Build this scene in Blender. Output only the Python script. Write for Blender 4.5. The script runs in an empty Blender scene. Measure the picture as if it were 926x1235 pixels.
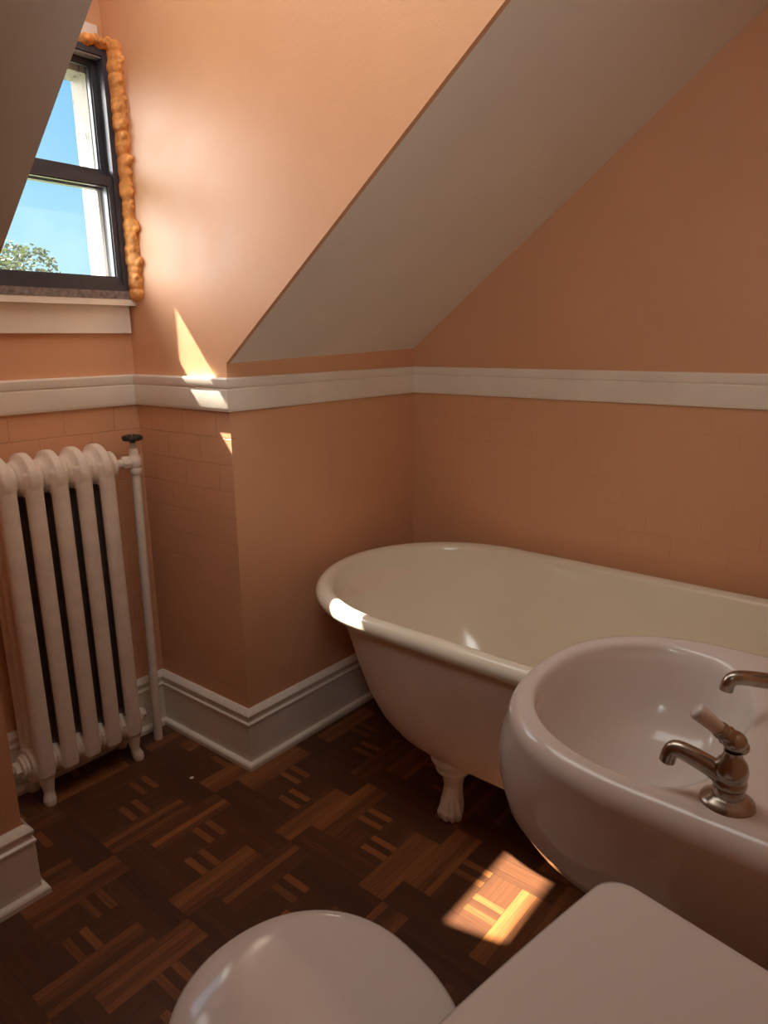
import bpy, bmesh, math, random
from mathutils import Vector, Matrix
random.seed(7)
S = bpy.context.scene
C = S.collection
PI = math.pi

# ------------------------------------------------------------------ measures (metres)
XE = 0.792      # tiled gable wall
YW = 0.418      # window wall
XLS = -0.625
XL = -0.637     # left cheek of the dormer recess
YB = -1.5       # wall behind the camera
XB = -1.75      # wall on the left, out of frame
ZC = 2.25       # flat ceiling
TAN = 0.752     # roof slope
ZS0, ZS1 = 1.160, 1.185
RAIL0, RAIL1 = 1.037, 1.124
ZBASE = 0.181

# ------------------------------------------------------------------ materials
def new_mat(name):
    m = bpy.data.materials.new(name)
    m.use_nodes = True
    nt = m.node_tree
    nt.nodes.clear()
    out = nt.nodes.new('ShaderNodeOutputMaterial')
    b = nt.nodes.new('ShaderNodeBsdfPrincipled')
    nt.links.new(b.outputs[0], out.inputs[0])
    return m, nt, b, out

def N(nt, typ, **kw):
    n = nt.nodes.new(typ)
    for k, v in kw.items():
        setattr(n, k, v)
    return n

def coords(nt, rot=None, scale=None, loc=None):
    t = N(nt, 'ShaderNodeTexCoord')
    mp = N(nt, 'ShaderNodeMapping')
    nt.links.new(t.outputs['Object'], mp.inputs[0])
    if rot: mp.inputs['Rotation'].default_value = rot
    if scale: mp.inputs['Scale'].default_value = scale
    if loc: mp.inputs['Location'].default_value = loc
    return mp

def noise(nt, vec, scale, detail=3, rough=.55):
    n = N(nt, 'ShaderNodeTexNoise')
    n.inputs['Scale'].default_value = scale
    n.inputs['Detail'].default_value = detail
    n.inputs['Roughness'].default_value = rough
    nt.links.new(vec.outputs[0], n.inputs['Vector'])
    return n

def ramp(nt, fac, stops):
    r = N(nt, 'ShaderNodeValToRGB')
    e = r.color_ramp.elements
    while len(e) < len(stops): e.new(.5)
    for i, (p, c) in enumerate(stops):
        e[i].position = p
        e[i].color = (*c, 1) if len(c) == 3 else c
    nt.links.new(fac, r.inputs[0])
    return r

def bump(nt, b, height, strength, dist, prev=None):
    n = N(nt, 'ShaderNodeBump')
    n.inputs['Strength'].default_value = strength
    n.inputs['Distance'].default_value = dist
    nt.links.new(height, n.inputs['Height'])
    if prev: nt.links.new(prev.outputs[0], n.inputs['Normal'])
    nt.links.new(n.outputs[0], b.inputs['Normal'])
    return n

def basic(name, col, rough=.5, var=.06, nscale=6, bscale=60, bstr=.15, bdist=.002, metal=0, coat=0, spec=.5):
    m, nt, b, out = new_mat(name)
    v = coords(nt)
    n = noise(nt, v, nscale, 4)
    lo = tuple(max(0, c * (1 - var)) for c in col)
    hi = tuple(min(1, c * (1 + var)) for c in col)
    r = ramp(nt, n.outputs[0], [(.3, lo), (.7, hi)])
    nt.links.new(r.outputs[0], b.inputs['Base Color'])
    b.inputs['Roughness'].default_value = rough
    b.inputs['Metallic'].default_value = metal
    b.inputs['Specular IOR Level'].default_value = spec
    b.inputs['Coat Weight'].default_value = coat
    b.inputs['Coat Roughness'].default_value = .1
    if bstr:
        n2 = noise(nt, v, bscale, 3)
        bump(nt, b, n2.outputs[0], bstr, bdist)
    return m

PEACH = (.66, .365, .205)
def wall_paint(name, plane, lines):
    """peach satin paint; the plaster below the rail is scored in 6 x 3 inch running bond"""
    m, nt, b, out = new_mat(name)
    v = coords(nt)
    n = noise(nt, v, 2.2, 4)
    r = ramp(nt, n.outputs[0], [(.3, tuple(c * .95 for c in PEACH)), (.72, tuple(min(1, c * 1.05) for c in PEACH))])
    nt.links.new(r.outputs[0], b.inputs['Base Color'])
    nr = noise(nt, v, 9, 3)
    rr = ramp(nt, nr.outputs[0], [(.3, (.42,) * 3), (.7, (.54,) * 3)])
    nt.links.new(rr.outputs[0], b.inputs['Roughness'])
    b.inputs['Specular IOR Level'].default_value = .35
    n1 = noise(nt, v, 5, 3)
    b1 = bump(nt, b, n1.outputs[0], .25, .010)
    n2 = noise(nt, v, 170, 2)
    b2 = bump(nt, b, n2.outputs[0], .22, .0015, b1)
    if lines:
        sep = N(nt, 'ShaderNodeSeparateXYZ')
        t = N(nt, 'ShaderNodeTexCoord')
        nt.links.new(t.outputs['Object'], sep.inputs[0])
        cb = N(nt, 'ShaderNodeCombineXYZ')
        nt.links.new(sep.outputs['Y' if plane == 'yz' else 'X'], cb.inputs[0])
        nt.links.new(sep.outputs['Z'], cb.inputs[1])
        mp = N(nt, 'ShaderNodeMapping')
        mp.inputs['Location'].default_value = (.603 + .147 * 10, -.745 + .0735 * 11, 0)
        nt.links.new(cb.outputs[0], mp.inputs[0])
        br = N(nt, 'ShaderNodeTexBrick')
        br.inputs['Scale'].default_value = 1
        br.inputs['Brick Width'].default_value = .147
        br.inputs['Row Height'].default_value = .0735
        br.inputs['Mortar Size'].default_value = .0016
        br.inputs['Mortar Smooth'].default_value = .5
        br.inputs['Color1'].default_value = (1, 1, 1, 1)
        br.inputs['Color2'].default_value = (1, 1, 1, 1)
        br.inputs['Mortar'].default_value = (0, 0, 0, 1)
        nt.links.new(mp.outputs[0], br.inputs['Vector'])
        # scored only under the rail; some joints are filled with old paint
        lt = N(nt, 'ShaderNodeMath', operation='LESS_THAN')
        nt.links.new(sep.outputs['Z'], lt.inputs[0]); lt.inputs[1].default_value = RAIL0
        nm = noise(nt, v, 3.5, 2)
        rm = ramp(nt, nm.outputs[0], [(.35, (.25,) * 3), (.6, (1,) * 3)])
        mu = N(nt, 'ShaderNodeMath', operation='MULTIPLY')
        nt.links.new(lt.outputs[0], mu.inputs[0]); nt.links.new(rm.outputs[0], mu.inputs[1])
        inv = N(nt, 'ShaderNodeMath', operation='SUBTRACT')
        inv.inputs[0].default_value = 1
        nt.links.new(br.outputs['Color'], inv.inputs[1])
        mu2 = N(nt, 'ShaderNodeMath', operation='MULTIPLY')
        nt.links.new(inv.outputs[0], mu2.inputs[0]); nt.links.new(mu.outputs[0], mu2.inputs[1])
        inv2 = N(nt, 'ShaderNodeMath', operation='SUBTRACT')
        inv2.inputs[0].default_value = 1
        nt.links.new(mu2.outputs[0], inv2.inputs[1])
        bump(nt, b, inv2.outputs[0], lines, .002, b2)
    return m

M = {}
M['wall_d'] = wall_paint('peach_paint_cheek', 'yz', 1.15)
M['wall_e'] = wall_paint('peach_paint_gable', 'yz', .6)
M['wall_w'] = wall_paint('peach_paint_window', 'xz', .9)
M['wall_k'] = wall_paint('peach_paint_knee', 'xz', .08)
M['trim'] = basic('cream_gloss_trim', (.80, .75, .66), .32, .05, 8, 45, .12, .003)
M['slope'] = basic('white_ceiling_paint', (.82, .80, .73), .6, .04, 3, 90, .12, .002)
M['enamel'] = basic('white_bath_enamel', (.80, .75, .61), .16, .03, 3, 4, .04, .01, coat=.25)
M['bath_out'] = basic('painted_bath_outside', (.82, .71, .60), .38, .06, 8, 120, .25, .002)
M['foot'] = basic('painted_claw_foot', (.80, .74, .64), .4, .08, 30, 90, .3, .002)
M['porcelain'] = basic('rosy_white_porcelain', (.66, .60, .55), .15, .03, 3, 4, .03, .01, coat=.2)
M['seat'] = basic('glossy_white_seat', (.66, .60, .56), .1, .02, 3, 4, .02, .01, coat=.5)
M['radiator'] = basic('cream_radiator_paint', (.78, .69, .58), .42, .08, 25, 110, .45, .003)
M['iron'] = basic('radiator_slot_shade', (.17, .12, .09), .75, .25, 30, 90, .4, .003)  # dark tone standing in for shade inside the radiator slots
M['rodmetal'] = basic('dull_rod', (.45, .42, .38), .5, .1)
M['black'] = basic('black_iron', (.03, .028, .027), .4, .3, 60, 80, .3, .002)
M['chrome'] = basic('worn_nickel', (.40, .36, .31), .26, .18, 50, 120, .06, .001, metal=1)
M['frame'] = basic('dark_window_vinyl', (.042, .048, .066), .35, .15, 20, 80, .05, .001)
M['track'] = basic('grey_window_track', (.26, .27, .30), .3, .1, 20, 80, .05, .001)
M['foam'] = basic('orange_spray_foam', (.75, .33, .09), .75, .3, 40, 55, .7, .006)
M['mortar_strip'] = basic('grubby_gap', (.20, .17, .16), .8, .4, 90, 90, .6, .004)
M['gap'] = basic('floor_gap', (.012, .008, .006), .6, .1)
M['chip'] = basic('paint_flake', (.8, .76, .7), .6, .05)
M['bark'] = basic('bark', (.10, .075, .05), .9, .3, 20, 30, .5, .02)
M['brick'] = basic('pale_brick', (.42, .36, .34), .9, .15, 3, 8, .3, .02)
M['roof'] = basic('grey_shingles', (.16, .16, .17), .9, .2, 3, 8, .3, .02)
M['ground'] = basic('lawn', (.13, .17, .06), .95, .3, .4, 4, .3, .05)

def mk_peel():
    m, nt, b, out = new_mat('peeling_white_board')
    v = coords(nt, scale=(60, 60, 9))
    n = noise(nt, v, 1.3, 5, .7)
    r = ramp(nt, n.outputs[0], [(.36, (.10, .08, .07)), (.42, (.42, .40, .36)), (1, (.50, .48, .45))])
    nt.links.new(r.outputs[0], b.inputs['Base Color'])
    b.inputs['Roughness'].default_value = .7
    bump(nt, b, n.outputs[0], .4, .002)
    return m
M['peel'] = mk_peel()

def mk_leaf():
    m, nt, b, out = new_mat('leaves')
    v = coords(nt)
    n = noise(nt, v, 1.2, 3)
    r = ramp(nt, n.outputs[0], [(.3, (.020, .034, .012)), (.7, (.055, .075, .028))])
    nt.links.new(r.outputs[0], b.inputs['Base Color'])
    b.inputs['Roughness'].default_value = .6
    tr = N(nt, 'ShaderNodeBsdfTranslucent')
    tr.inputs[0].default_value = (.06, .085, .03, 1)
    mx = N(nt, 'ShaderNodeMixShader'); mx.inputs[0].default_value = .35
    nt.links.new(b.outputs[0], mx.inputs[1]); nt.links.new(tr.outputs[0], mx.inputs[2])
    nt.links.new(mx.outputs[0], out.inputs[0])
    return m
M['leaf'] = mk_leaf()

def mk_glass():
    m, nt, b, out = new_mat('window_glass')
    nt.nodes.remove(b)
    tr = N(nt, 'ShaderNodeBsdfTransparent'); tr.inputs[0].default_value = (.96, .98, .985, 1)
    gl = N(nt, 'ShaderNodeBsdfGlossy'); gl.inputs['Roughness'].default_value = .02
    fr = N(nt, 'ShaderNodeFresnel'); fr.inputs[0].default_value = 1.45
    mx = N(nt, 'ShaderNodeMixShader')
    nt.links.new(fr.outputs[0], mx.inputs[0])
    nt.links.new(tr.outputs[0], mx.inputs[1]); nt.links.new(gl.outputs[0], mx.inputs[2])
    # a thin film of dust that catches the sun
    df = N(nt, 'ShaderNodeBsdfTranslucent'); df.inputs[0].default_value = (.9, .9, .9, 1)
    v = coords(nt)
    n = noise(nt, v, 9, 4)
    r = ramp(nt, n.outputs[0], [(.3, (.004,) * 3), (.75, (.016,) * 3)])
    mx2 = N(nt, 'ShaderNodeMixShader')
    nt.links.new(r.outputs[0], mx2.inputs[0])
    nt.links.new(mx.outputs[0], mx2.inputs[1]); nt.links.new(df.outputs[0], mx2.inputs[2])
    nt.links.new(mx2.outputs[0], out.inputs[0])
    return m
M['glass'] = mk_glass()

def mk_floor():
    m, nt, b, out = new_mat('parquet_oak')
    at = N(nt, 'ShaderNodeAttribute', attribute_name='tone')
    ax = N(nt, 'ShaderNodeAttribute', attribute_name='along_x')
    t = N(nt, 'ShaderNodeTexCoord')
    def grain(sc):
        mp = N(nt, 'ShaderNodeMapping'); mp.inputs['Scale'].default_value = sc
        nt.links.new(t.outputs['Object'], mp.inputs[0])
        return noise(nt, mp, 1.0, 5, .65)
    gx, gy = grain((9, 230, 1)), grain((230, 9, 1))
    mixg = N(nt, 'ShaderNodeMix', data_type='FLOAT')
    nt.links.new(ax.outputs['Fac'], mixg.inputs[0])
    nt.links.new(gy.outputs[0], mixg.inputs[2]); nt.links.new(gx.outputs[0], mixg.inputs[3])
    # tone + grain
    ad = N(nt, 'ShaderNodeMath', operation='MULTIPLY_ADD')
    nt.links.new(mixg.outputs[0], ad.inputs[0]); ad.inputs[1].default_value = .42
    nt.links.new(at.outputs['Fac'], ad.inputs[2])
    big = noise(nt, coords(nt), 1.7, 3)
    ad2 = N(nt, 'ShaderNodeMath', operation='MULTIPLY_ADD')
    nt.links.new(big.outputs[0], ad2.inputs[0]); ad2.inputs[1].default_value = .18
    nt.links.new(ad.outputs[0], ad2.inputs[2])
    r = ramp(nt, ad2.outputs[0], [(.20, (.042, .018, .011)), (.5, (.110, .042, .018)), (.78, (.34, .125, .037)), (1, (.48, .21, .065))])
    nt.links.new(r.outputs[0], b.inputs['Base Color'])
    b.inputs['Roughness'].default_value = .38
    b.inputs['Specular IOR Level'].default_value = .35
    bump(nt, b, mixg.outputs[0], .12, .001)
    return m
M['floor'] = mk_floor()

# ------------------------------------------------------------------ mesh helpers
def finish(name, bm, mat, parent=None, smooth=None):
    bmesh.ops.recalc_face_normals(bm, faces=bm.faces[:])
    me = bpy.data.meshes.new(name)
    bm.to_mesh(me); bm.free()
    mats = mat if isinstance(mat, (list, tuple)) else [mat]
    for k in mats: me.materials.append(M[k])
    if smooth is not None:
        me.polygons.foreach_set('use_smooth', [True] * len(me.polygons))
        if smooth < 180: me.set_sharp_from_angle(angle=math.radians(smooth))
    o = bpy.data.objects.new(name, me)
    C.objects.link(o)
    if parent: o.parent = parent
    return o

def empty(name, loc, rz=0):
    o = bpy.data.objects.new(name, None)
    o.location = loc; o.rotation_euler = (0, 0, rz)
    o.empty_display_size = .05
    C.objects.link(o)
    return o

def tag(o, label, cat, group=None):
    o['label'] = label; o['category'] = cat
    if group: o['group'] = group
    return o

def structure(o):
    o['kind'] = 'structure'
    return o

def add_prism(bm, pts, off):
    off = Vector(off)
    a = [bm.verts.new(p) for p in pts]
    b = [bm.verts.new(Vector(p) + off) for p in pts]
    n = len(a)
    bm.faces.new(a); bm.faces.new(b[::-1])
    for i in range(n):
        bm.faces.new([a[i], b[i], b[(i + 1) % n], a[(i + 1) % n]])

def add_box(bm, lo, hi):
    (x0, y0, z0), (x1, y1, z1) = lo, hi
    add_prism(bm, [(x0, y0, z0), (x1, y0, z0), (x1, y1, z0), (x0, y1, z0)], (0, 0, z1 - z0))

def bevel(bm, w, seg=2, angle=30):
    es = [e for e in bm.edges if len(e.link_faces) == 2 and e.calc_face_angle(0) > math.radians(angle)]
    bmesh.ops.bevel(bm, geom=es, offset=w, segments=seg, profile=.5, affect='EDGES', clamp_overlap=True)

def loft(bm, rings, close=True, cap0=True, cap1=True):
    vs = [[bm.verts.new(p) for p in r] for r in rings]
    n = len(vs[0])
    for a, b in zip(vs, vs[1:]):
        for i in range(n if close else n - 1):
            j = (i + 1) % n
            bm.faces.new([a[i], a[j], b[j], b[i]])
    if cap0: bm.faces.new(vs[0][::-1])
    if cap1: bm.faces.new(vs[-1])
    return vs

def frame_of(d):
    d = Vector(d).normalized()
    up = Vector((0, 0, 1)) if abs(d.z) < .95 else Vector((1, 0, 0))
    u = d.cross(up).normalized()
    return d, u, d.cross(u).normalized()

def add_tube(bm, pts, radii, n=16, sx=1, caps=True):
    pts = [Vector(p) for p in pts]
    if not isinstance(radii, (list, tuple)): radii = [radii] * len(pts)
    rings = []
    d, u, v = frame_of(pts[1] - pts[0])
    for i, p in enumerate(pts):
        if i == 0: t = pts[1] - pts[0]
        elif i == len(pts) - 1: t = pts[-1] - pts[-2]
        else: t = (pts[i + 1] - p).normalized() + (p - pts[i - 1]).normalized()
        t.normalize()
        u = (u - t * u.dot(t)).normalized(); v = t.cross(u)
        rings.append([p + (u * math.cos(2 * PI * k / n) * sx + v * math.sin(2 * PI * k / n)) * radii[i] for k in range(n)])
    loft(bm, rings, True, caps, caps)

def add_lathe(bm, origin, axis, prof, n=24):
    """prof: (distance along axis, radius)"""
    o = Vector(origin); d, u, v = frame_of(axis)
    rings = [[o + d * h + (u * math.cos(2 * PI * k / n) + v * math.sin(2 * PI * k / n)) * max(r, 1e-4) for k in range(n)] for h, r in prof]
    loft(bm, rings)

def add_ellipsoid(bm, c, r, rot=None, seg=16):
    m = Matrix.Translation(c)
    if rot is not None: m = m @ rot
    m = m @ Matrix.Diagonal((*r, 1))
    bmesh.ops.create_uvsphere(bm, u_segments=seg, v_segments=seg // 2 + 2, radius=1, matrix=m)

def spline(pts, k=6):
    P = [Vector(p) for p in pts]
    out = []
    for i in range(len(P) - 1):
        p0 = P[i - 1] if i else P[0] * 2 - P[1]
        p3 = P[i + 2] if i + 2 < len(P) else P[-1] * 2 - P[-2]
        p1, p2 = P[i], P[i + 1]
        for s in range(k):
            t = s / k
            out.append(.5 * ((2 * p1) + (p2 - p0) * t + (2 * p0 - 5 * p1 + 4 * p2 - p3) * t * t + (3 * p1 - p0 - 3 * p2 + p3) * t ** 3))
    out.append(P[-1])
    return out

def remeshed(name, bm, mat, parent, voxel, smooth_it=4, factor=.5):
    """fuse overlapping shapes into one smooth casting"""
    bmesh.ops.recalc_face_normals(bm, faces=bm.faces[:])
    me = bpy.data.meshes.new(name + '_raw'); bm.to_mesh(me); bm.free()
    tmp = bpy.data.objects.new(name + '_raw', me); C.objects.link(tmp)
    r = tmp.modifiers.new('r', 'REMESH'); r.mode = 'VOXEL'; r.voxel_size = voxel
    s = tmp.modifiers.new('s', 'SMOOTH'); s.factor = factor; s.iterations = smooth_it
    dg = bpy.context.evaluated_depsgraph_get()
    res = bpy.data.meshes.new_from_object(tmp.evaluated_get(dg))
    bpy.data.objects.remove(tmp); bpy.data.meshes.remove(me)
    res.name = name
    res.materials.clear(); res.materials.append(M[mat])
    res.polygons.foreach_set('use_smooth', [True] * len(res.polygons))
    o = bpy.data.objects.new(name, res); C.objects.link(o)
    if parent: o.parent = parent
    return o

# ------------------------------------------------------------------ the room shell
T = .12
def wall(name, mat, *prisms):
    bm = bmesh.new()
    for pts, off in prisms: add_prism(bm, pts, off)
    return structure(finish(name, bm, mat))

def slope_z(z0, y): return z0 + TAN * -y
def slope_y(z0, z): return -(z - z0) / TAN

xd = -.009
# gable wall with its sloped top
wall('wall_right', 'wall_e', ([(XE, YB - T, 0), (XE, 0, 0), (XE, 0, ZS1), (XE, slope_y(ZS1, ZC + .06), ZC + .06), (XE, YB - T, ZC + .06)], (T, 0, 0)))
# low knee wall behind the head of the tub, and its other half left of the recess
wall('wall_knee', 'wall_k', ([(.012, 0, 0), (XE + .05, 0, 0), (XE + .05, 0, ZS1 + .002), (.012, 0, ZS0)], (0, .05, 0)))
wall('wall_left_knee', 'wall_k', ([(XB, .005, 0), (XL, .005, 0), (XL, .005, ZS0), (XB, .005, ZS0)], (0, .05, 0)))
# dormer cheeks
yt = slope_y(ZS0, ZC)
wall('wall_dormer_right', 'wall_d', ([(0, 0, 0), (xd, YW + .02, 0), (xd, YW + .02, ZC), (xd, YW - .01, ZC), (0, yt, ZC), (0, 0, ZS0)], (.012, 0, 0)))
wall('wall_dormer_left', 'wall_d', ([(XL, .055, 0), (XL, YW + .02, 0), (XL, YW + .02, ZC), (XL, yt + .03, ZC), (XL, .03, ZS0 + .01), (XL, .055, ZS0 + .01)], (-.012, 0, 0)))
# window wall with its opening
WX0, WX1, WZ0, WZ1 = -.480, -.012, 1.335, 1.965
wall('wall_window', 'wall_w',
     ([(XL - .04, YW, 0), (.03, YW, 0), (.03, YW, WZ0), (XL - .04, YW, WZ0)], (0, .05, 0)),
     ([(XL - .04, YW, WZ1), (.03, YW, WZ1), (.03, YW, ZC + .05), (XL - .04, YW, ZC + .05)], (0, .05, 0)),
     ([(XL - .04, YW, WZ0), (WX0, YW, WZ0), (WX0, YW, WZ1), (XL - .04, YW, WZ1)], (0, .05, 0)),
     ([(WX1, YW, WZ0), (.03, YW, WZ0), (.03, YW, WZ1), (WX1, YW, WZ1)], (0, .05, 0)))
wall('wall_back', 'wall_k', ([(XB - T, YB, 0), (XE + T, YB, 0), (XE + T, YB, ZC + .1), (XB - T, YB, ZC + .1)], (0, -T, 0)))
wall('wall_left', 'wall_k', ([(XB, YB - T, 0), (XB, .15, 0), (XB, .15, ZC + .1), (XB, YB - T, ZC + .1)], (-T, 0, 0)))
# the roof slopes either side of the dormer
def slope_quad(x0, z0, x1, z1, y0=0):
    return [(x0, y0, z0), (x1, y0, z1), (x1, slope_y(z1, ZC), ZC), (x0, slope_y(z0, ZC), ZC)]
wall('ceiling_slope_right', 'slope', (slope_quad(.012, ZS0, XE + .02, ZS1), (0, .05, .066)))
wall('ceiling_slope_left', 'slope', (slope_quad(XB, ZS0, XLS, ZS0, .005), (0, .05, .066)))
wall('ceiling', 'slope', ([(XB - T, YB - T, ZC), (XE + T, YB - T, ZC), (XE + T, -1.43, ZC), (XB - T, -1.43, ZC)], (0, 0, .1)),
     ([(XL - .05, -1.43, ZC), (.045, -1.43, ZC), (.045, YW + .05, ZC), (XL - .05, YW + .05, ZC)], (0, 0, .1)))

# parquet floor: 12 inch tiles, a basket of four finger blocks framed by a pinwheel of strips
def build_floor():
    bm = bmesh.new()
    tone = bm.faces.layers.float.new('tone'); axl = bm.faces.layers.float.new('along_x')
    L = .301; u = L / 4
    ox, oy = -.154, -.328
    rnd = random.Random(3)
    x_lo, x_hi, y_lo, y_hi = XB - .03, XE + .02, YB - .03, YW + .02
    def clipq(x0, y0, x1, y1, t, a):
        x0, x1 = max(x0, x_lo), min(x1, x_hi); y0, y1 = max(y0, y_lo), min(y1, y_hi)
        if x1 - x0 < .002 or y1 - y0 < .002: return
        f = bm.faces.new([bm.verts.new(p) for p in ((x0, y0, 0), (x1, y0, 0), (x1, y1, 0), (x0, y1, 0))])
        f[tone] = t; f[axl] = a
    g = .0004
    def block(x0, y0, w, h, along, tones):
        n = len(tones)
        for i, t in enumerate(tones):
            if along: clipq(x0 + g, y0 + h * i / n + g * .5, x0 + w - g, y0 + h * (i + 1) / n - g * .5, t, 1)
            else: clipq(x0 + w * i / n + g * .5, y0 + g, x0 + w * (i + 1) / n - g * .5, y0 + h - g, t, 0)
    for i in range(-7, 6):
        for j in range(-6, 5):
            X, Y = ox + i * L, oy + j * L
            v = rnd.uniform(-.05, .05)
            dk = lambda n, c=.10, s=.05: [c + v + rnd.uniform(-s, s) for _ in range(n)]
            bt = lambda n, c=.26, s=.11: [c + v + rnd.uniform(-s, s) for _ in range(n)]
            block(X, Y, 3 * u, u, True, bt(4))                 # bottom strip
            block(X + u, Y + 3 * u, 3 * u, u, True, bt(4))     # top strip
            block(X, Y + u, u, 3 * u, False, dk(4))            # left strip
            block(X + 3 * u, Y, u, 3 * u, False, dk(4))        # right strip
            fing = lambda: [.10 + v, .32 + v + rnd.uniform(-.05, .05), .08 + v, .34 + v + rnd.uniform(-.05, .05)]
            block(X + u, Y + u, u, u, False, fing())
            block(X + 2 * u, Y + 2 * u, u, u, False, fing())
            block(X + u, Y + 2 * u, u, u, True, dk(5, .13))
            block(X + 2 * u, Y + u, u, u, True, dk(5, .13))
    for f in bm.faces: f.material_index = 0
    k = len(bm.faces)
    before = set(bm.faces)
    add_box(bm, (XB - T, YB - T, -.1), (XE + T, YW + .06, -.0006))
    for f in bm.faces:
        if f not in before: f.material_index = 1
    me = bpy.data.meshes.new('floor'); 
    bm.normal_update()
    for f in before:
        if f.normal.z < 0: f.normal_flip()
    bm.to_mesh(me); bm.free()
    me.materials.append(M['floor']); me.materials.append(M['gap'])
    o = bpy.data.objects.new('floor', me); C.objects.link(o)
    structure(o)
build_floor()

# mouldings: a profile (out from wall, height) swept along a plan path with mitred corners
def sweep(bm, path, prof):
    """path: plan points, the room on the RIGHT of the direction of travel"""
    P = [Vector((x, y)) for x, y in path]
    rings = []
    for i, p in enumerate(P):
        def nrm(a, b):
            d = (b - a).normalized(); return Vector((d.y, -d.x))
        if i == 0: m = nrm(P[0], P[1])
        elif i == len(P) - 1: m = nrm(P[-2], P[-1])
        else:
            a, b = nrm(P[i - 1], p), nrm(p, P[i + 1])
            m = (a + b) / (1 + a.dot(b))
        rings.append([(p.x + m.x * o, p.y + m.y * o, z) for o, z in prof])
    loft(bm, rings)
BASE_PROF = [(-.004, 0), (.030, 0), (.030, .012), (.027, .017), (.021, .019), (.016, .020), (.016, .133), (.019, .137), (.019, .142),
             (.013, .146), (.012, .152), (.0165, .160), (.017, .166), (.012, .174), (.006, .1785), (.004, ZBASE), (-.004, ZBASE)]
RAIL_PROF = [(-.004, RAIL0), (.010, RAIL0), (.012, RAIL0 + .004), (.014, RAIL0 + .010), (.015, RAIL0 + .056), (.0125, RAIL0 + .0585), (.0125, RAIL0 + .060), (.016, RAIL0 + .0625),
             (.018, RAIL0 + .068), (.019, RAIL1 - .004), (.017, RAIL1), (-.004, RAIL1)]
def moulding(name, path, prof):
    bm = bmesh.new(); sweep(bm, path, prof)
    return structure(finish(name, bm, 'trim', smooth=25))
main_path = [(XL, .005), (XL, YW), (xd, YW), (0, 0), (XE, 0), (XE, YB)]
moulding('baseboard_right', main_path, BASE_PROF)
moulding('baseboard_left', [(XB, .005), (XL, .005), (XL, .09)], BASE_PROF)
moulding('trim_1', main_path, RAIL_PROF)
moulding('trim_2', [(XB, .005), (XL, .005), (XL, .09)], RAIL_PROF)

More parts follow.
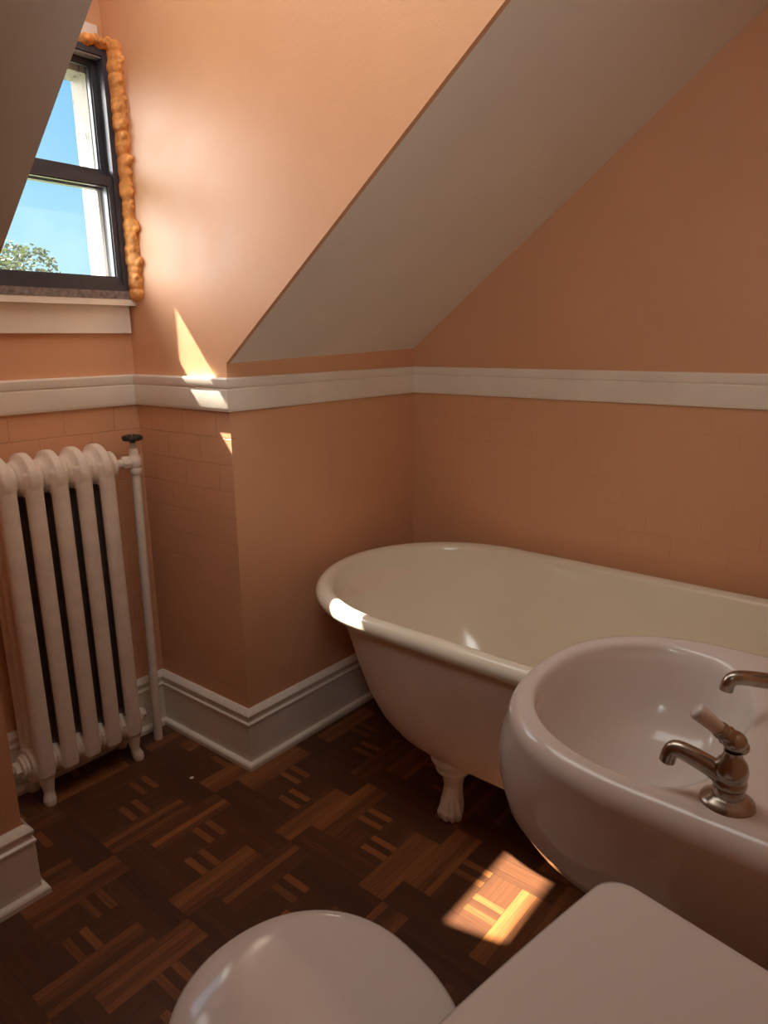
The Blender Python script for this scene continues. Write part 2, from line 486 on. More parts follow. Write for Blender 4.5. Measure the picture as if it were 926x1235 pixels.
# ------------------------------------------------------------------ the window
def build_window():
    bm = bmesh.new()
    y0, y1 = .378, .452
    def ring(x0, x1, z0, z1, w, wb, wt, ya, yb):
        add_box(bm, (x0, ya, z0), (x1, yb, z0 + wb)); add_box(bm, (x0, ya, z1 - wt), (x1, yb, z1))
        add_box(bm, (x0, ya, z0 + wb), (x0 + w, yb, z1 - wt)); add_box(bm, (x1 - w, ya, z0 + wb), (x1, yb, z1 - wt))
    ring(-.476, -.020, 1.350, 1.948, .020, .020, .016, y0, y1)
    bevel(bm, .002, 1)
    win = structure(finish('window_1', bm, 'frame'))
    def sash(z0, z1, ya, yb, wb, wt, mat='frame'):
        nonlocal bm
        bm = bmesh.new()
        ring(-.457, -.037, z0, z1, .017, wb, wt, ya, yb)
        # stepped glazing bead
        ring(-.441, -.053, z0 + wb - .001, z1 - wt + .001, .004, .004, .004, ya + .006, yb - .006)
        bevel(bm, .0012, 1)
        s = finish('sash', bm, mat, win)
        bm = bmesh.new()
        ym = (ya + yb) / 2
        x0, x1, za, zb = -.442, -.052, z0 + wb, z1 - wt
        bm.faces.new([bm.verts.new(p) for p in ((x0, ym, za), (x1, ym, za), (x1, ym, zb), (x0, ym, zb))])
        p = finish('pane', bm, 'glass', s)
        return s
    sash(1.368, 1.646, .384, .408, .020, .024)
    sash(1.634, 1.934, .414, .438, .030, .018)
    bm = bmesh.new(); add_box(bm, (-.457, .439, 1.620), (-.037, .460, 1.652)); bevel(bm, .002, 1); finish('storm_rail', bm, 'frame', win)
    # grey balance track on the right and at the head
    bm = bmesh.new()
    add_box(bm, (-.0375, .381, 1.66), (-.0325, .412, 1.930)); add_box(bm, (-.0285, .381, 1.372), (-.0255, .412, 1.930))
    add_box(bm, (-.455, .383, 1.927), (-.040, .409, 1.931))
    t = finish('track', bm, 'track', win); t['label'] = 'grey balance track'
    # orange foam squeezed into the gap to the cheek and over the head
    bm = bmesh.new()
    rnd = random.Random(5)
    z = 1.345
    pts = []
    while z < 1.965:
        pts.append((-.0115 + rnd.uniform(-.002, .002), .367 + rnd.uniform(-.004, .004), z, .0155 + rnd.uniform(-.0025, .004)))
        z += rnd.uniform(.008, .016)
    x = -.02
    while x > -.085:
        pts.append((x, .385 + rnd.uniform(-.004, .003), 1.962 + rnd.uniform(-.004, .004) , .013 + rnd.uniform(-.003, .003)))
        x -= rnd.uniform(.008, .014)
    for px, py, pz, r in list(pts):
        for _ in range(3):
            pts.append((px + rnd.uniform(-.006, .006), py - r * rnd.uniform(.6, 1.5), pz + rnd.uniform(-.008, .008), r * rnd.uniform(.3, .55)))
    for px, py, pz, r in pts: add_ellipsoid(bm, (px, py, pz), (r * .95, r * 1.9, r * 1.15), seg=12)
    fo = remeshed('foam_strip', bm, 'foam', win, .0024, 2)
    fo['label'] = 'lumpy orange expanding foam filling the frame gap'
    # stool and apron under the sash
    bm = bmesh.new(); add_box(bm, (-.50, .375, 1.331), (-.016, .430, 1.352)); finish('gap_strip', bm, 'mortar_strip', win)
    bm = bmesh.new(); add_box(bm, (-.53, .376, 1.3145), (-.004, .44, 1.332)); bevel(bm, .003, 2)
    s = finish('window_sill', bm, 'trim', win, 40)
    bm = bmesh.new(); add_box(bm, (-.52, .402, 1.240), (-.016, .425, 1.315)); bevel(bm, .002, 1)
    finish('apron', bm, 'trim', win)
    bm = bmesh.new(); add_box(bm, (-.50, .404, 1.955), (-.030, .425, 2.010)); bevel(bm, .002, 1)
    finish('head_casing', bm, 'trim', win)
    # outside: peeling white jamb boards and soffit
    bm = bmesh.new(); add_box(bm, (-.049, .452, 1.30), (.02, .530, 1.93)); bevel(bm, .002, 1)
    finish('outer_jamb', bm, 'peel', win)
    bm = bmesh.new(); add_box(bm, (-.53, .452, 1.30), (-.447, .47, 1.93)); finish('outer_jamb', bm, 'peel', win)
    bm = bmesh.new(); add_box(bm, (-.56, .452, 1.905), (.02, .535, 1.99)); add_box(bm, (-.75, .535, 1.985), (.10, .690, 2.06)); finish('soffit', bm, 'peel', win)
    bm = bmesh.new(); add_prism(bm, [(-.52, .452, 1.33), (-.52, .56, 1.31), (-.52, .56, 1.28), (-.52, .452, 1.28)], (.53, 0, 0)); finish('outer_sill', bm, 'peel', win)
    # dormer roof and outside face
    bm = bmesh.new()
    add_box(bm, (XL - .2, .468, 1.99), (.25, .56, 2.45)); 
    w = finish('outer_cladding', bm, 'peel', win)
build_window()

# ------------------------------------------------------------------ radiator
def build_radiator():
    root = empty('radiator', (-.330, .335, 0))
    tag(root, 'cream-painted five-section cast iron radiator on the parquet below the window', 'radiator')
    X0 = -.459 + .330
    SP = .0645
    ZT, ZH, ZL = .948, .883, .112
    bm = bmesh.new()
    def column(y, rx, ry):
        pts = [(0, y, .085), (0, y, .13), (0, y, .5), (0, y, .86), (0, y, .90)]
        rings = []
        for p in pts:
            ring = []
            for k in range(24):
                a = 2 * PI * k / 24
                c, s = math.cos(a), math.sin(a)
                e = .9
                ring.append((rx * math.copysign(abs(c) ** e, c), p[1] + ry * math.copysign(abs(s) ** e, s), p[2]))
            rings.append(ring)
        loft(bm, rings)
    column(-.045, .0235, .0185); column(0, .0235, .0185); column(.045, .0235, .0185)
    # bell-shaped hubs: a ridge at each section, a saddle at each joint
    half = SP / 2 + .0004
    for zc, lo_, hi_ in ((ZH, .044, .0665), (ZL, .047, .0600)):
        prof = []
        for k in range(21):
            x = -half + 2 * half * k / 20
            t = max(0, 1 - abs(x) / half)
            t = min(1, t * 1.45)
            prof.append((x + half, lo_ + (hi_ - lo_) * t ** 2.0))
        add_lathe(bm, (-half, 0, zc), (1, 0, 0), prof, 36)
    first = remeshed('section', bm, 'radiator', root, .0034, 4)
    first.location = (X0, 0, 0)
    # faces inside the gaps get a dark colour that stands for the shade there
    def shade_slots(me, left, right):
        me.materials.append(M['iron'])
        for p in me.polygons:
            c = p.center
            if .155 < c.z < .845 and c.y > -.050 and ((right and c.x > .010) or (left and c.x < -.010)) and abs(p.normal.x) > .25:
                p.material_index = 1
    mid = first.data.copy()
    shade_slots(first.data, False, True); shade_slots(mid, True, True)
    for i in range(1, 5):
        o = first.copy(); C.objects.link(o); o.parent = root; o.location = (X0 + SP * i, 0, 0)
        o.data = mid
    # legs under the end sections
    def leg(sx, sy, flare):
        bm = bmesh.new()
        pts = spline([(0, 0, .105), (0, .002 * sy, .070), (0, .006 * sy, .035), (flare * .4, .010 * sy, .014), (flare * .5, .012 * sy, .004), (flare * .5, .012 * sy, 0)], 5)
        n = len(pts)
        rad = []
        for p in pts:
            z = p.z
            rad.append(.024 if z > .09 else .0135 + .0105 * max(0, (z - .035) / .055) if z > .035 else .0135 + .0035 * max(0, 1 - abs(z - .012) / .022))
        add_tube(bm, pts, rad, 16)
        o = finish('leg', bm, 'radiator', root, 180)
        o.location = (sx, sy * .036, 0)
    for sx, fl in ((X0, -.006), (X0 + 4 * SP, .010)):
        for sy in (-1, 1): leg(sx, sy, fl)
    for z in (.815, .165):
        bm = bmesh.new(); add_tube(bm, [(X0, -.0, z), (X0 + 4 * SP, -.0, z)], .0045, 10)
        finish('tie_rod', bm, 'rodmetal', root, 180)
    # hub plugs
    def plug(x, z, d, hexr=.020, big=.030):
        bm = bmesh.new()
        add_lathe(bm, (x, 0, z), (d, 0, 0), [(0, big + .004), (.006, big + .004), (.010, big), (.016, big), (.018, hexr)], 24)
        add_lathe(bm, (x, 0, z), (d, 0, 0), [(.016, hexr), (.030, hexr), (.032, hexr * .85)], 6)
        return finish('hub_plug', bm, 'radiator', root, 35)
    xl, xr = X0 - half, X0 + 4 * SP + half
    plug(xl, ZL, -1); plug(xr, ZL, 1, .016, .026)
    bm = bmesh.new()
    add_lathe(bm, (xl - .028, 0, ZL), (-1, 0, 0), [(0, .008), (.012, .008), (.012, .012), (.020, .013), (.026, .010), (.030, .006)], 14)
    finish('air_vent', bm, 'radiator', root, 35)
    # supply: bushing, union, angle valve, riser and black hand wheel
    XV, YV = -.083 + .330, .34 - .335
    bm = bmesh.new()
    add_lathe(bm, (xr - .004, .0, ZH), (1, 0, 0), [(0, .040), (.014, .040), (.020, .030), (.022, .016), (.040, .012), (.052, .0115)], 24)
    add_lathe(bm, (xr + .044, .002, ZH), (1, 0, 0), [(0, .0165), (.005, .019), (.020, .019), (.024, .016)], 8)
    add_tube(bm, [(xr + .06, .003, ZH), (XV, YV, ZH)], .0125, 16)
    finish('union', bm, 'radiator', root, 35)
    bm = bmesh.new()
    add_lathe(bm, (XV, YV, ZH - .036), (0, 0, 1), [(0, .0165), (.004, .0185), (.014, .0185), (.018, .0165), (.024, .0185), (.036, .0205), (.048, .0185), (.054, .015), (.060, .0135), (.070, .0115), (.074, .010)], 20)
    v = finish('valve', bm, 'radiator', root, 40)
    bm = bmesh.new()
    add_lathe(bm, (XV, YV, ZH + .034), (0, 0, 1), [(0, .0095), (.012, .009), (.014, .0075), (.026, .0075)], 14)
    finish('valve_stem', bm, 'rodmetal', v, 35)
    bm = bmesh.new()
    zw = ZH + .068
    n = 40
    rings = []
    for h, r in ((-.007, .012), (-.008, .020), (-.006, .0265), (0, .0285), (.006, .0265), (.008, .020), (.005, .010)):
        rings.append([(XV + math.cos(2 * PI * k / n) * r * (1 + (.055 * math.cos(2 * PI * k / n * 8) if r > .024 else 0)),
                       YV + math.sin(2 * PI * k / n) * r * (1 + (.055 * math.cos(2 * PI * k / n * 8) if r > .024 else 0)), zw + h) for k in range(n)])
    loft(bm, rings)
    add_lathe(bm, (XV, YV, zw - .014), (0, 0, 1), [(0, .008), (.02, .008), (.024, .005)], 12)
    w = finish('hand_wheel', bm, 'black', v, 40); w['label'] = 'black ridged hand wheel'
    bm = bmesh.new()
    add_tube(bm, [(XV, YV, ZH - .030), (XV - .006, YV - .001, .45), (XV - .013, YV - .002, 0)], .0135, 18)
    finish('supply_pipe', bm, 'radiator', root, 60)
build_radiator()

# ------------------------------------------------------------------ bathtub
def build_tub():
    CX, HW = .385, .375
    YF, YR = -.060, -1.43
    root = empty('bathtub', (CX, -.75, 0))
    tag(root, 'white enamel roll-rim clawfoot bathtub standing along the tiled peach wall', 'bathtub')
    def outline(ins, insf, insr):
        hw = HW - ins
        yf, yr = YF - insf, YR + insr
        rf = HW * 1.02 - ins * .6   # length of the round end
        rf = min(rf, hw * 1.25)
        rc = max(.13 - ins * .3, .03)
        pts = []
        n1 = 40
        for k in range(n1 + 1):
            a = PI * k / n1
            c, s = math.cos(a), math.sin(a)
            e = 1.0
            pts.append((hw * math.copysign(abs(c) ** e, c), yf - rf + rf * s ** e if s > 1e-6 else yf - rf))
        ys = yf - rf
        for k in range(1, 10): pts.append((-hw, ys + (yr + rc - ys) * k / 10))
        for k in range(9):
            a = PI / 2 * k / 8
            pts.append((-hw + rc - rc * math.cos(a), yr + rc - rc * math.sin(a)))
        for k in range(1, 8): pts.append((-hw + rc + (2 * hw - 2 * rc) * k / 8, yr))
        for k in range(9):
            a = PI / 2 * k / 8
            pts.append((hw - rc + rc * math.sin(a), yr + rc - rc * math.cos(a)))
        for k in range(1, 10): pts.append((hw, yr + rc + (ys - yr - rc) * k / 10))
        return pts
    def ring(ins, insf, insr, z):
        return [(x, y + .75, z) for x, y in outline(ins, insf, insr)]
    R = .0235
    ZR = .569 - R
    # painted outside shell
    prof = [(.33, .55, .50, .142), (.26, .44, .42, .142), (.20, .345, .34, .147), (.165, .285, .27, .156), (.14, .245, .20, .170), (.118, .210, .150, .192), (.100, .180, .118, .225),
            (.086, .150, .095, .275), (.072, .115, .075, .36), (.060, .088, .06, .44), (.050, .066, .05, .50), (.044, .054, .045, .528)]
    bm = bmesh.new()
    loft(bm, [ring(*p) for p in prof], cap1=False)
    finish('shell', bm, 'bath_out', root, 180)
    # roll rim and enamelled inside
    ins = []
    for k in range(15):
        a = math.radians(-120 - 285 * k / 14)   # from the inner underside round the outside to the inside top
        ins.append((R + R * math.cos(a), R + R * math.cos(a), R + R * math.sin(a) * 0 + R * math.cos(a), ZR + R * math.sin(a)))
    # fix: insets grow inward
    rim = []
    for k in range(17):
        a = math.radians(300 - 300 * k / 16)   # 300 deg (under, inner) -> 180 (outer) -> 90 (top) -> 0 (inner)
        i = R + R * math.cos(a)
        rim.append((i, i, i, ZR + R * math.sin(a)))
    inner = [(.052, .056, .054, .525), (.058, .068, .062, .49), (.070, .098, .075, .42), (.086, .140, .092, .33), (.106, .190, .118, .25), (.132, .240, .158, .198),
             (.165, .300, .22, .172), (.22, .39, .33, .160), (.30, .52, .47, .156)]
    bm = bmesh.new()
    loft(bm, [ring(*p) for p in rim + inner], cap0=False)
    b = finish('basin', bm, 'enamel', root, 180); b['label'] = 'glossy white enamelled inside and rolled rim'
    bm = bmesh.new()
    add_lathe(bm, (0, -.42, .154), (0, 0, 1), [(0, .030), (.004, .030), (.006, .026), (.004, .018), (.003, .001)], 24)
    finish('drain', bm, 'chrome', root, 40)
    # claw feet
    def foot(px, py, ang):
        bm = bmesh.new()
        # built facing +x, local
        path = [(-.004, 0, .176), (-.002, 0, .162), (.000, 0, .152), (.001, 0, .140), (.0, 0, .128), (-.003, 0, .105), (-.004, 0, .085), (.000, 0, .066), (.006, 0, .048), (.010, 0, .030), (.012, 0, .014), (.012, 0, .003)]
        rad = [(.056, .060), (.056, .060), (.049, .052), (.040, .044), (.034, .037), (.026, .028), (.0235, .025), (.0245, .026), (.028, .030), (.031, .032), (.029, .031), (.022, .026)]
        rings = []
        for (x, y, z), (a, b) in zip(path, rad):
            rings.append([(x + a * math.cos(2 * PI * k / 24), y + b * math.sin(2 * PI * k / 24), z) for k in range(24)])
        loft(bm, rings)
        # collar
        add_lathe(bm, (0, 0, .128), (0, 0, 1), [(0, .036), (.004, .045), (.010, .047), (.014, .042)], 24)
        # toes gripping a ball
        for t in (-48, -16, 16, 48):
            a = math.radians(t)
            d = Vector((math.cos(a), math.sin(a), 0))
            c = Vector((.012, 0, 0)) + d * .025
            add_tube(bm, spline([c - d * .010 + Vector((0, 0, .062)), c + d * .002 + Vector((0, 0, .045)), c + d * .008 + Vector((0, 0, .026)), c + d * .005 + Vector((0, 0, .010)), c - d * .002 + Vector((0, 0, .002))], 4),
                     [.005] + [.0066] * 7 + [.0088] * 5 + [.0074] * 3 + [.003], 10)
        add_ellipsoid(bm, (.010, 0, .018), (.022, .022, .017))
        o = remeshed('claw_foot', bm, 'foot', root, .0019, 1)
        o.location = (px - CX, py + .75, .0005)
        o.rotation_euler = (0, 0, ang)
        return o
    foot(.190, -.585, math.radians(200)); foot(.590, -.585, math.radians(-20))
    foot(.190, -1.28, math.radians(180)); foot(.590, -1.28, math.radians(0))
build_tub()

# ------------------------------------------------------------------ wash basin
def build_sink():
    CXs, CYs, ZT = -.243, -1.262, .742
    root = empty('sink', (CXs, YB, 0))
    tag(root, 'rosy white wall-hung porcelain washbasin with two separate taps beside the toilet tank', 'sink')
    NP = 96
    def sup(a, rx, ryf, ryb, nf, nb):
        c, s = math.cos(a), math.sin(a)
        ry, n = (ryf, nf) if s >= 0 else (ryb, nb)
        r = (abs(c / rx) ** n + abs(s / ry) ** n) ** (-1 / n)
        return r * c, r * s
    def outer(ins, z, insf=None):
        insf = ins if insf is None else insf
        out = []
        for k in range(NP):
            a = 2 * PI * k / NP
            x, y = sup(a, .2375 - ins, .246 - insf, .236, 2.35, 9)
            out.append((x, CYs + y - YB, z))
        return out
    def bowl(s, z, dy=0):
        out = []
        for k in range(NP):
            a = 2 * PI * k / NP
            x, y = sup(a, .184 * s, .140 * s, .116 * s, 2.15, 2.9)
            out.append((x - .010, -1.196 + y + dy - YB, z))
        return out
    rings = [outer(.19, .522, .20), outer(.15, .523, .16), outer(.105, .529, .105), outer(.065, .545, .055), outer(.028, .566, .020), outer(.010, .596, -.002), outer(.001, .635, -.013), outer(-.001, .672, -.012), outer(0, .70, -.005)]
    R = .026
    for k in range(9):
        a = PI / 2 * k / 8
        rings.append(outer(R - R * math.cos(a), ZT - R + R * math.sin(a)))
    A, B = outer(R, ZT), bowl(1.0, ZT)
    for t, dz in ((.12, .0001), (.25, .0003), (.40, .0008), (.55, .0018), (.70, .0036), (.83, .0064), (.93, .010), (1.0, .0145)):
        rings.append([(p[0] + (q[0] - p[0]) * t, p[1] + (q[1] - p[1]) * t, ZT - dz) for p, q in zip(A, B)])
    rings += [bowl(.98, ZT - .021), bowl(.96, ZT - .030), bowl(.935, ZT - .043), bowl(.90, ZT - .060), bowl(.85, ZT - .081), bowl(.76, ZT - .108), bowl(.6, ZT - .130), bowl(.38, ZT - .142), bowl(.16, ZT - .147)]
    bm = bmesh.new()
    loft(bm, rings)
    finish('basin', bm, 'porcelain', root, 180)
    # taps
    def tap(x, y, az, length, lev_az, lev_tilt):
        ox, oy = x - CXs, y - YB
        o3 = Vector((ox, oy, ZT - .004))
        bm = bmesh.new()
        add_lathe(bm, o3, (0, 0, 1), [(.012, .0155), (.018, .0160), (.022, .0150), (.024, .0165), (.029, .0168), (.031, .0155), (.034, .0150), (.036, .0165), (.042, .0170), (.050, .0150), (.056, .0105), (.060, .0090), (.064, .0095)], 24)
        root_t = finish('tap', bm, 'chrome', root, 50)
        root_t['label'] = 'worn nickel tap'
        bm = bmesh.new()
        add_lathe(bm, o3, (0, 0, 1), [(-.001, .026), (.003, .0275), (.006, .0265), (.009, .022), (.012, .018), (.014, .0155)], 28)
        finish('escutcheon', bm, 'chrome', root_t, 60)
        d = Vector((math.sin(az), math.cos(az), 0))
        bm = bmesh.new()
        pts = spline([o3 + d * .008 + Vector((0, 0, .033)), o3 + d * length * .35 + Vector((0, 0, .039)), o3 + d * length * .72 + Vector((0, 0, .046)), o3 + d * length * .92 + Vector((0, 0, .047)), o3 + d * length + Vector((0, 0, .040)), o3 + d * (length + .002) + Vector((0, 0, .030))], 5)
        n = len(pts)
        add_tube(bm, pts, [.0115 - .003 * min(1, i / n * 1.4) for i in range(n)], 16)
        finish('spout', bm, 'chrome', root_t, 50)
        e = Vector((math.sin(lev_az) * math.cos(lev_tilt), math.cos(lev_az) * math.cos(lev_tilt), math.sin(lev_tilt)))
        h = o3 + Vector((0, 0, .074))
        bm = bmesh.new()
        add_ellipsoid(bm, h, (.0125, .0125, .0115), seg=16)
        add_lathe(bm, h - e * .015, e, [(0, .005), (.003, .0075), (.010, .0085), (.020, .0095), (.026, .0105), (.030, .0085), (.032, .0095), (.036, .0085)], 16)
        lv = finish('lever', bm, 'chrome', root_t, 50)
        bm = bmesh.new()
        add_lathe(bm, h + e * .019, e, [(0, .0070), (.004, .0078), (.018, .0086), (.028, .0092), (.031, .0082), (.0325, .005)], 18)
        g = finish('lever_grip', bm, 'porcelain', lv, 50)
        g['label'] = 'white porcelain grip'
    tap(-.4235, -1.332, math.radians(-6), .060, math.radians(-25), math.radians(38))
    tap(-.160, -1.352, math.radians(-42), .096, math.radians(-62), math.radians(12))
build_sink()

# ------------------------------------------------------------------ toilet
def build_toilet():
    rz = math.radians(-9.4)
    d = Vector((math.sin(-rz), math.cos(rz), 0)); e = Vector((math.cos(rz), math.sin(rz), 0))
    fc = Vector((-.736, -1.220, 0))        # middle of the tank lid's front edge
    root = empty('toilet', fc, rz)
    tag(root, 'white close-coupled toilet with its glossy lid down and a bow-front tank beside the washbasin', 'toilet')
    # local frame: +y forward, x to the right, origin at the lid's front middle
    def rr(hx, y0, y1, r, bow, z, n=10):
        pts = []
        for cx, cy, a0 in ((hx - r, y1 - r, 0), (-hx + r, y1 - r, 90), (-hx + r, y0 + r, 180), (hx - r, y0 + r, 270)):
            for k in range(n + 1):
                a = math.radians(a0 + 90 * k / n)
                x, y = cx + r * math.cos(a), cy + r * math.sin(a)
                if y > (y0 + y1) / 2: y -= bow * (x / hx) ** 2
                pts.append((x, y, z))
        # extra points along the front
        return pts
    def rr_front(hx, y0, y1, r, bow, z):
        base = rr(hx, y0, y1, r, bow, z)
        n = 11
        front = []
        xa, xb = hx - r, -hx + r
        for k in range(1, 12):
            x = xa + (xb - xa) * k / 12
            front.append((x, y1 - bow * (x / hx) ** 2, z))
        return base[:n] + front + base[n:]
    ZL = .700
    bm = bmesh.new()
    prof = [(.006, ZL - .034), (.001, ZL - .031), (.0, ZL - .026), (0, ZL - .012), (.002, ZL - .005), (.007, ZL - .001), (.016, ZL)]
    loft(bm, [rr_front(.198 - i, -.195 + i, .0 - i, .028, .005, z) for i, z in prof])
    finish('tank_lid', bm, 'porcelain', root, 50)
    bm = bmesh.new()
    prof = [(.030, .375), (.020, .40), (.016, .50), (.012, .667)]
    loft(bm, [rr_front(.198 - i, -.192, -.0 - i, .026, .005, z) for i, z in prof])
    finish('tank', bm, 'porcelain', root, 50)
    bm = bmesh.new()
    add_lathe(bm, (-.14, -.020, .615), (0, 1, 0), [(0, .016), (.014, .016), (.018, .012), (.030, .010)], 16)
    add_tube(bm, [(-.14, .008, .615), (-.09, .012, .608), (-.055, .012, .602)], [.007, .006, .007], 10)
    finish('flush_handle', bm, 'chrome', root, 50)
    # bowl, seat and lid: round-front
    cx, cy = .042, .275
    def egg(sx, syf, syb, z, n=64, dy=0):
        out = []
        for k in range(n):
            a = 2 * PI * k / n
            c, s = math.cos(a), math.sin(a)
            nn = 2.1 if s > 0 else 2.6
            sy = syf if s > 0 else syb
            r = (abs(c / sx) ** nn + abs(s / sy) ** nn) ** (-1 / nn)
            out.append((cx * .3 + r * c, cy + dy + r * s, z))
        return out
    cx = .036
    bm = bmesh.new()
    loft(bm, [egg(.105, .12, .22, 0, dy=-.06), egg(.10, .115, .215, .02, dy=-.06), egg(.088, .095, .20, .10, dy=-.07), egg(.10, .11, .19, .18, dy=-.05), egg(.14, .15, .19, .27, dy=-.02), egg(.165, .172, .195, .335), egg(.172, .178, .20, .358), egg(.170, .176, .20, .368), egg(.16, .165, .19, .370)])
    # shelf that carries the tank
    add_box(bm, (-.13, -.185, .30), (.13, .12, .366))
    finish('bowl', bm, 'porcelain', root, 40)
    bm = bmesh.new()
    loft(bm, [egg(.158, .162, .185, .370), egg(.165, .169, .190, .373), egg(.167, .171, .192, .380), egg(.164, .168, .190, .387), egg(.155, .158, .18, .388)])
    finish('seat', bm, 'seat', root, 50)
    bm = bmesh.new()
    loft(bm, [egg(.160, .163, .186, .389), egg(.166, .170, .191, .391), egg(.168, .172, .193, .396), egg(.166, .170, .191, .402), egg(.160, .164, .185, .4065), egg(.142, .146, .165, .4105), egg(.11, .115, .12, .414), egg(.05, .052, .055, .4155)])
    finish('lid', bm, 'seat', root, 60)
    for sx in (-1, 1):
        bm = bmesh.new(); add_tube(bm, [(sx * .075 - .022, .082, .395), (sx * .075 + .022, .082, .395)], .011, 14)
        finish('hinge', bm, 'seat', root, 50)
build_toilet()

# ------------------------------------------------------------------ a flake of paint on the floor
bm = bmesh.new()
add_prism(bm, [(.006, 0, .0), (.001, .005, .0), (-.006, .003, 0), (-.005, -.004, 0), (.002, -.005, 0)], (.0005, 0, .0015))
o = finish('paint_flake', bm, 'chip'); o.location = (-.153, .082, .0003)
tag(o, 'tiny white paint flake lying on the dark parquet near the recess corner', 'debris')

# ------------------------------------------------------------------ outdoors
GZ = -6.0
bm = bmesh.new(); add_box(bm, (-80, 8, GZ - .5), (120, 140, GZ)); structure(finish('ground', bm, 'ground'))

def build_tree():
    rnd = random.Random(11)
    base = Vector((-1.13, -1.46, 0)) + Vector((.447, 1.16, 0)) * 20
    root = empty('tree', (base.x, base.y, GZ))
    tag(root, 'leafy green tree beyond the lower window sash', 'tree')
    bm = bmesh.new()
    add_tube(bm, spline([(0, 0, 0), (.1, 0, 3), (0, .1, 6), (-.1, 0, 8.2)], 5), [.35 - .014 * i for i in range(16)], 12)
    for k in range(7):
        a = k * 2.4
        add_tube(bm, spline([(0, 0, 4 + k * .45), (math.cos(a) * 1.0, math.sin(a), 5.4 + k * .4), (math.cos(a) * 2.0, math.sin(a) * 2, 6.3 + k * .4)], 4), [.13 - .011 * i for i in range(9)], 8)
    finish('trunk', bm, 'bark', root, 60)
    bm = bmesh.new()
    lumps = [(-.5, 0, 8.2, 2.6)]
    for k in range(26):
        a = rnd.uniform(0, 2 * PI); r = rnd.uniform(.8, 2.5)
        lumps.append((math.cos(a) * r, math.sin(a) * r, rnd.uniform(5.8, 10.6 - r * .75), rnd.uniform(.6, 1.0)))
    for (x, y, z, R) in lumps:
        for _ in range(int(620 * R)):
            v = Vector((rnd.gauss(0, 1), rnd.gauss(0, 1), rnd.gauss(0, 1))).normalized() * R * rnd.uniform(.7, 1.05)
            c = Vector((x, y, z)) + v
            u = Vector((rnd.gauss(0, 1), rnd.gauss(0, 1), rnd.gauss(0, .6))).normalized()
            w = u.orthogonal().normalized()
            w = (w * math.cos(a := rnd.uniform(0, 6.28)) + u.cross(w) * math.sin(a))
            l = rnd.uniform(.06, .12); b = l * .45
            bm.faces.new([bm.verts.new(c - u * l), bm.verts.new(c + w * b), bm.verts.new(c + u * l), bm.verts.new(c - w * b)])
    o = finish('foliage', bm, 'leaf', root)
build_tree()

def build_house():
    base = Vector((-1.13, -1.46, 0)) + Vector((.585, 1.0, 0)) * 42
    root = empty('house', (base.x, base.y, GZ), math.radians(-30))
    tag(root, 'distant grey-roofed house with a pale chimney seen past the peeling jamb board', 'building')
    bm = bmesh.new(); add_box(bm, (-1, 0, 0), (9, 7, 7.2)); finish('wall', bm, 'brick', root)
    bm = bmesh.new(); add_prism(bm, [(-1.3, -.4, 7.2), (-1.3, 3.5, 9.2), (-1.3, 7.4, 7.2)], (10.6, 0, 0)); finish('roof', bm, 'roof', root)
    bm = bmesh.new(); add_box(bm, (-.35, 2.2, 8.2), (.45, 3.0, 10.7)); add_box(bm, (-.42, 2.13, 10.7), (.52, 3.07, 10.9)); finish('chimney', bm, 'brick', root)
build_house()

# ------------------------------------------------------------------ daylight
SUN = Vector((.27, -1, -1.2)).normalized()
L = bpy.data.lights.new('sun', 'SUN'); L.energy = 46; L.angle = math.radians(.8); L.color = (1, .90, .74)
so = bpy.data.objects.new('sun', L); C.objects.link(so)
so.rotation_euler = SUN.to_track_quat('-Z', 'Y').to_euler()
so.location = -SUN * 12

w = bpy.data.worlds.new('sky'); S.world = w; w.use_nodes = True
nt = w.node_tree; nt.nodes.clear()
out = N(nt, 'ShaderNodeOutputWorld'); bg = N(nt, 'ShaderNodeBackground')
nt.links.new(bg.outputs[0], out.inputs[0])
tc = N(nt, 'ShaderNodeTexCoord')
sp = N(nt, 'ShaderNodeSeparateXYZ'); nt.links.new(tc.outputs['Generated'], sp.inputs[0])
r = ramp(nt, sp.outputs['Z'], [(0, (.30, .30, .28)), (.005, (.58, .90, 1.0)), (.13, (.40, .80, 1.0)), (.30, (.22, .62, 1.0)), (.6, (.25, .58, 1.0))])
# bright patch added to the sky left of the sun to light the room
dt = N(nt, 'ShaderNodeVectorMath', operation='DOT_PRODUCT')
nt.links.new(tc.outputs['Generated'], dt.inputs[0]); dt.inputs[1].default_value = tuple(Vector((-.50, .76, .42)).normalized())
mx = N(nt, 'ShaderNodeMath', operation='MAXIMUM'); nt.links.new(dt.outputs['Value'], mx.inputs[0]); mx.inputs[1].default_value = 0
pw = N(nt, 'ShaderNodeMath', operation='POWER'); nt.links.new(mx.outputs[0], pw.inputs[0]); pw.inputs[1].default_value = 10
ml = N(nt, 'ShaderNodeMath', operation='MULTIPLY'); nt.links.new(pw.outputs[0], ml.inputs[0]); ml.inputs[1].default_value = 24
gl = N(nt, 'ShaderNodeMix', data_type='RGBA', blend_type='MULTIPLY'); gl.inputs[0].default_value = 1
gl.inputs[6].default_value = (1, .97, .92, 1)
cbn = N(nt, 'ShaderNodeCombineXYZ')
for i in range(3): nt.links.new(ml.outputs[0], cbn.inputs[i])
nt.links.new(cbn.outputs[0], gl.inputs[7])
ad = N(nt, 'ShaderNodeMix', data_type='RGBA', blend_type='ADD'); ad.inputs[0].default_value = 1
nt.links.new(r.outputs[0], ad.inputs[6]); nt.links.new(gl.outputs[2], ad.inputs[7])
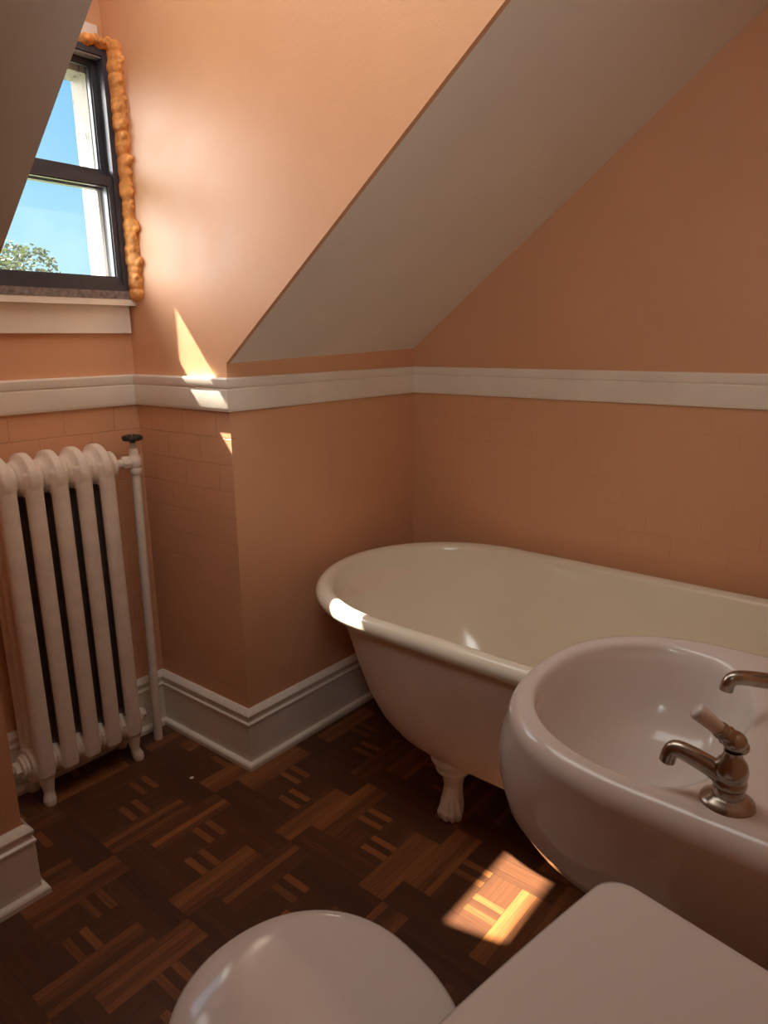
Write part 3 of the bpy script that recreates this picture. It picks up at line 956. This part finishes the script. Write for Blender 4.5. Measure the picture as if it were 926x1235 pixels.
nt.links.new(ad.outputs[2], bg.inputs[0])
bg.inputs[1].default_value = 1.0

# unseen fill spot added above the camera to brighten the far walls
Lp = bpy.data.lights.new('fill_spot', 'SPOT'); Lp.energy = 26; Lp.shadow_soft_size = .24; Lp.color = (.97, .99, .93)
Lp.spot_size = math.radians(78); Lp.spot_blend = .7
lo = bpy.data.objects.new('fill_spot', Lp); C.objects.link(lo); lo.location = (-1.0, -1.42, 1.62)
lo.rotation_euler = (Vector((.78, -.40, 1.22)) - lo.location).to_track_quat('-Z', 'Y').to_euler()

La = bpy.data.lights.new('fill_area', 'AREA'); La.energy = 6.3; La.shape = 'RECTANGLE'; La.size = .45; La.size_y = 1.5; La.color = (.97, 1, .97)  # added overhead fill for the recess and floor, no known fixture
la = bpy.data.objects.new('fill_area', La); C.objects.link(la); la.location = (-.33, -.50, ZC - .01)

# ------------------------------------------------------------------ camera
cam = bpy.data.cameras.new('camera')
co = bpy.data.objects.new('camera', cam); C.objects.link(co)
yaw, pitch, roll = .8787, -.2453, -.0108
f = Vector((math.sin(yaw) * math.cos(pitch), math.cos(yaw) * math.cos(pitch), math.sin(pitch)))
rt = Vector((math.cos(yaw), -math.sin(yaw), 0)); up = rt.cross(f)
c, s = math.cos(roll), math.sin(roll)
rt, up = rt * c + up * s, up * c - rt * s
mw = Matrix((rt, up, -f)).transposed().to_4x4(); mw.translation = Vector((-1.1347, -1.4583, 1.2159))
co.matrix_world = mw
cam.sensor_fit = 'HORIZONTAL'; cam.sensor_width = 36; cam.lens = 36 * 832.98 / 926
cam.clip_start = .01; cam.clip_end = 400
S.camera = co

S.view_settings.view_transform = 'Standard'
S.view_settings.look = 'None'
S.view_settings.gamma = 1
S.view_settings.exposure = 0
S.view_settings.use_curve_mapping = False
cy = S.cycles
cy.use_denoising = True
cy.max_bounces = 14; cy.diffuse_bounces = 10; cy.glossy_bounces = 6; cy.transparent_max_bounces = 12
cy.caustics_reflective = True
cy.sample_clamp_indirect = 0
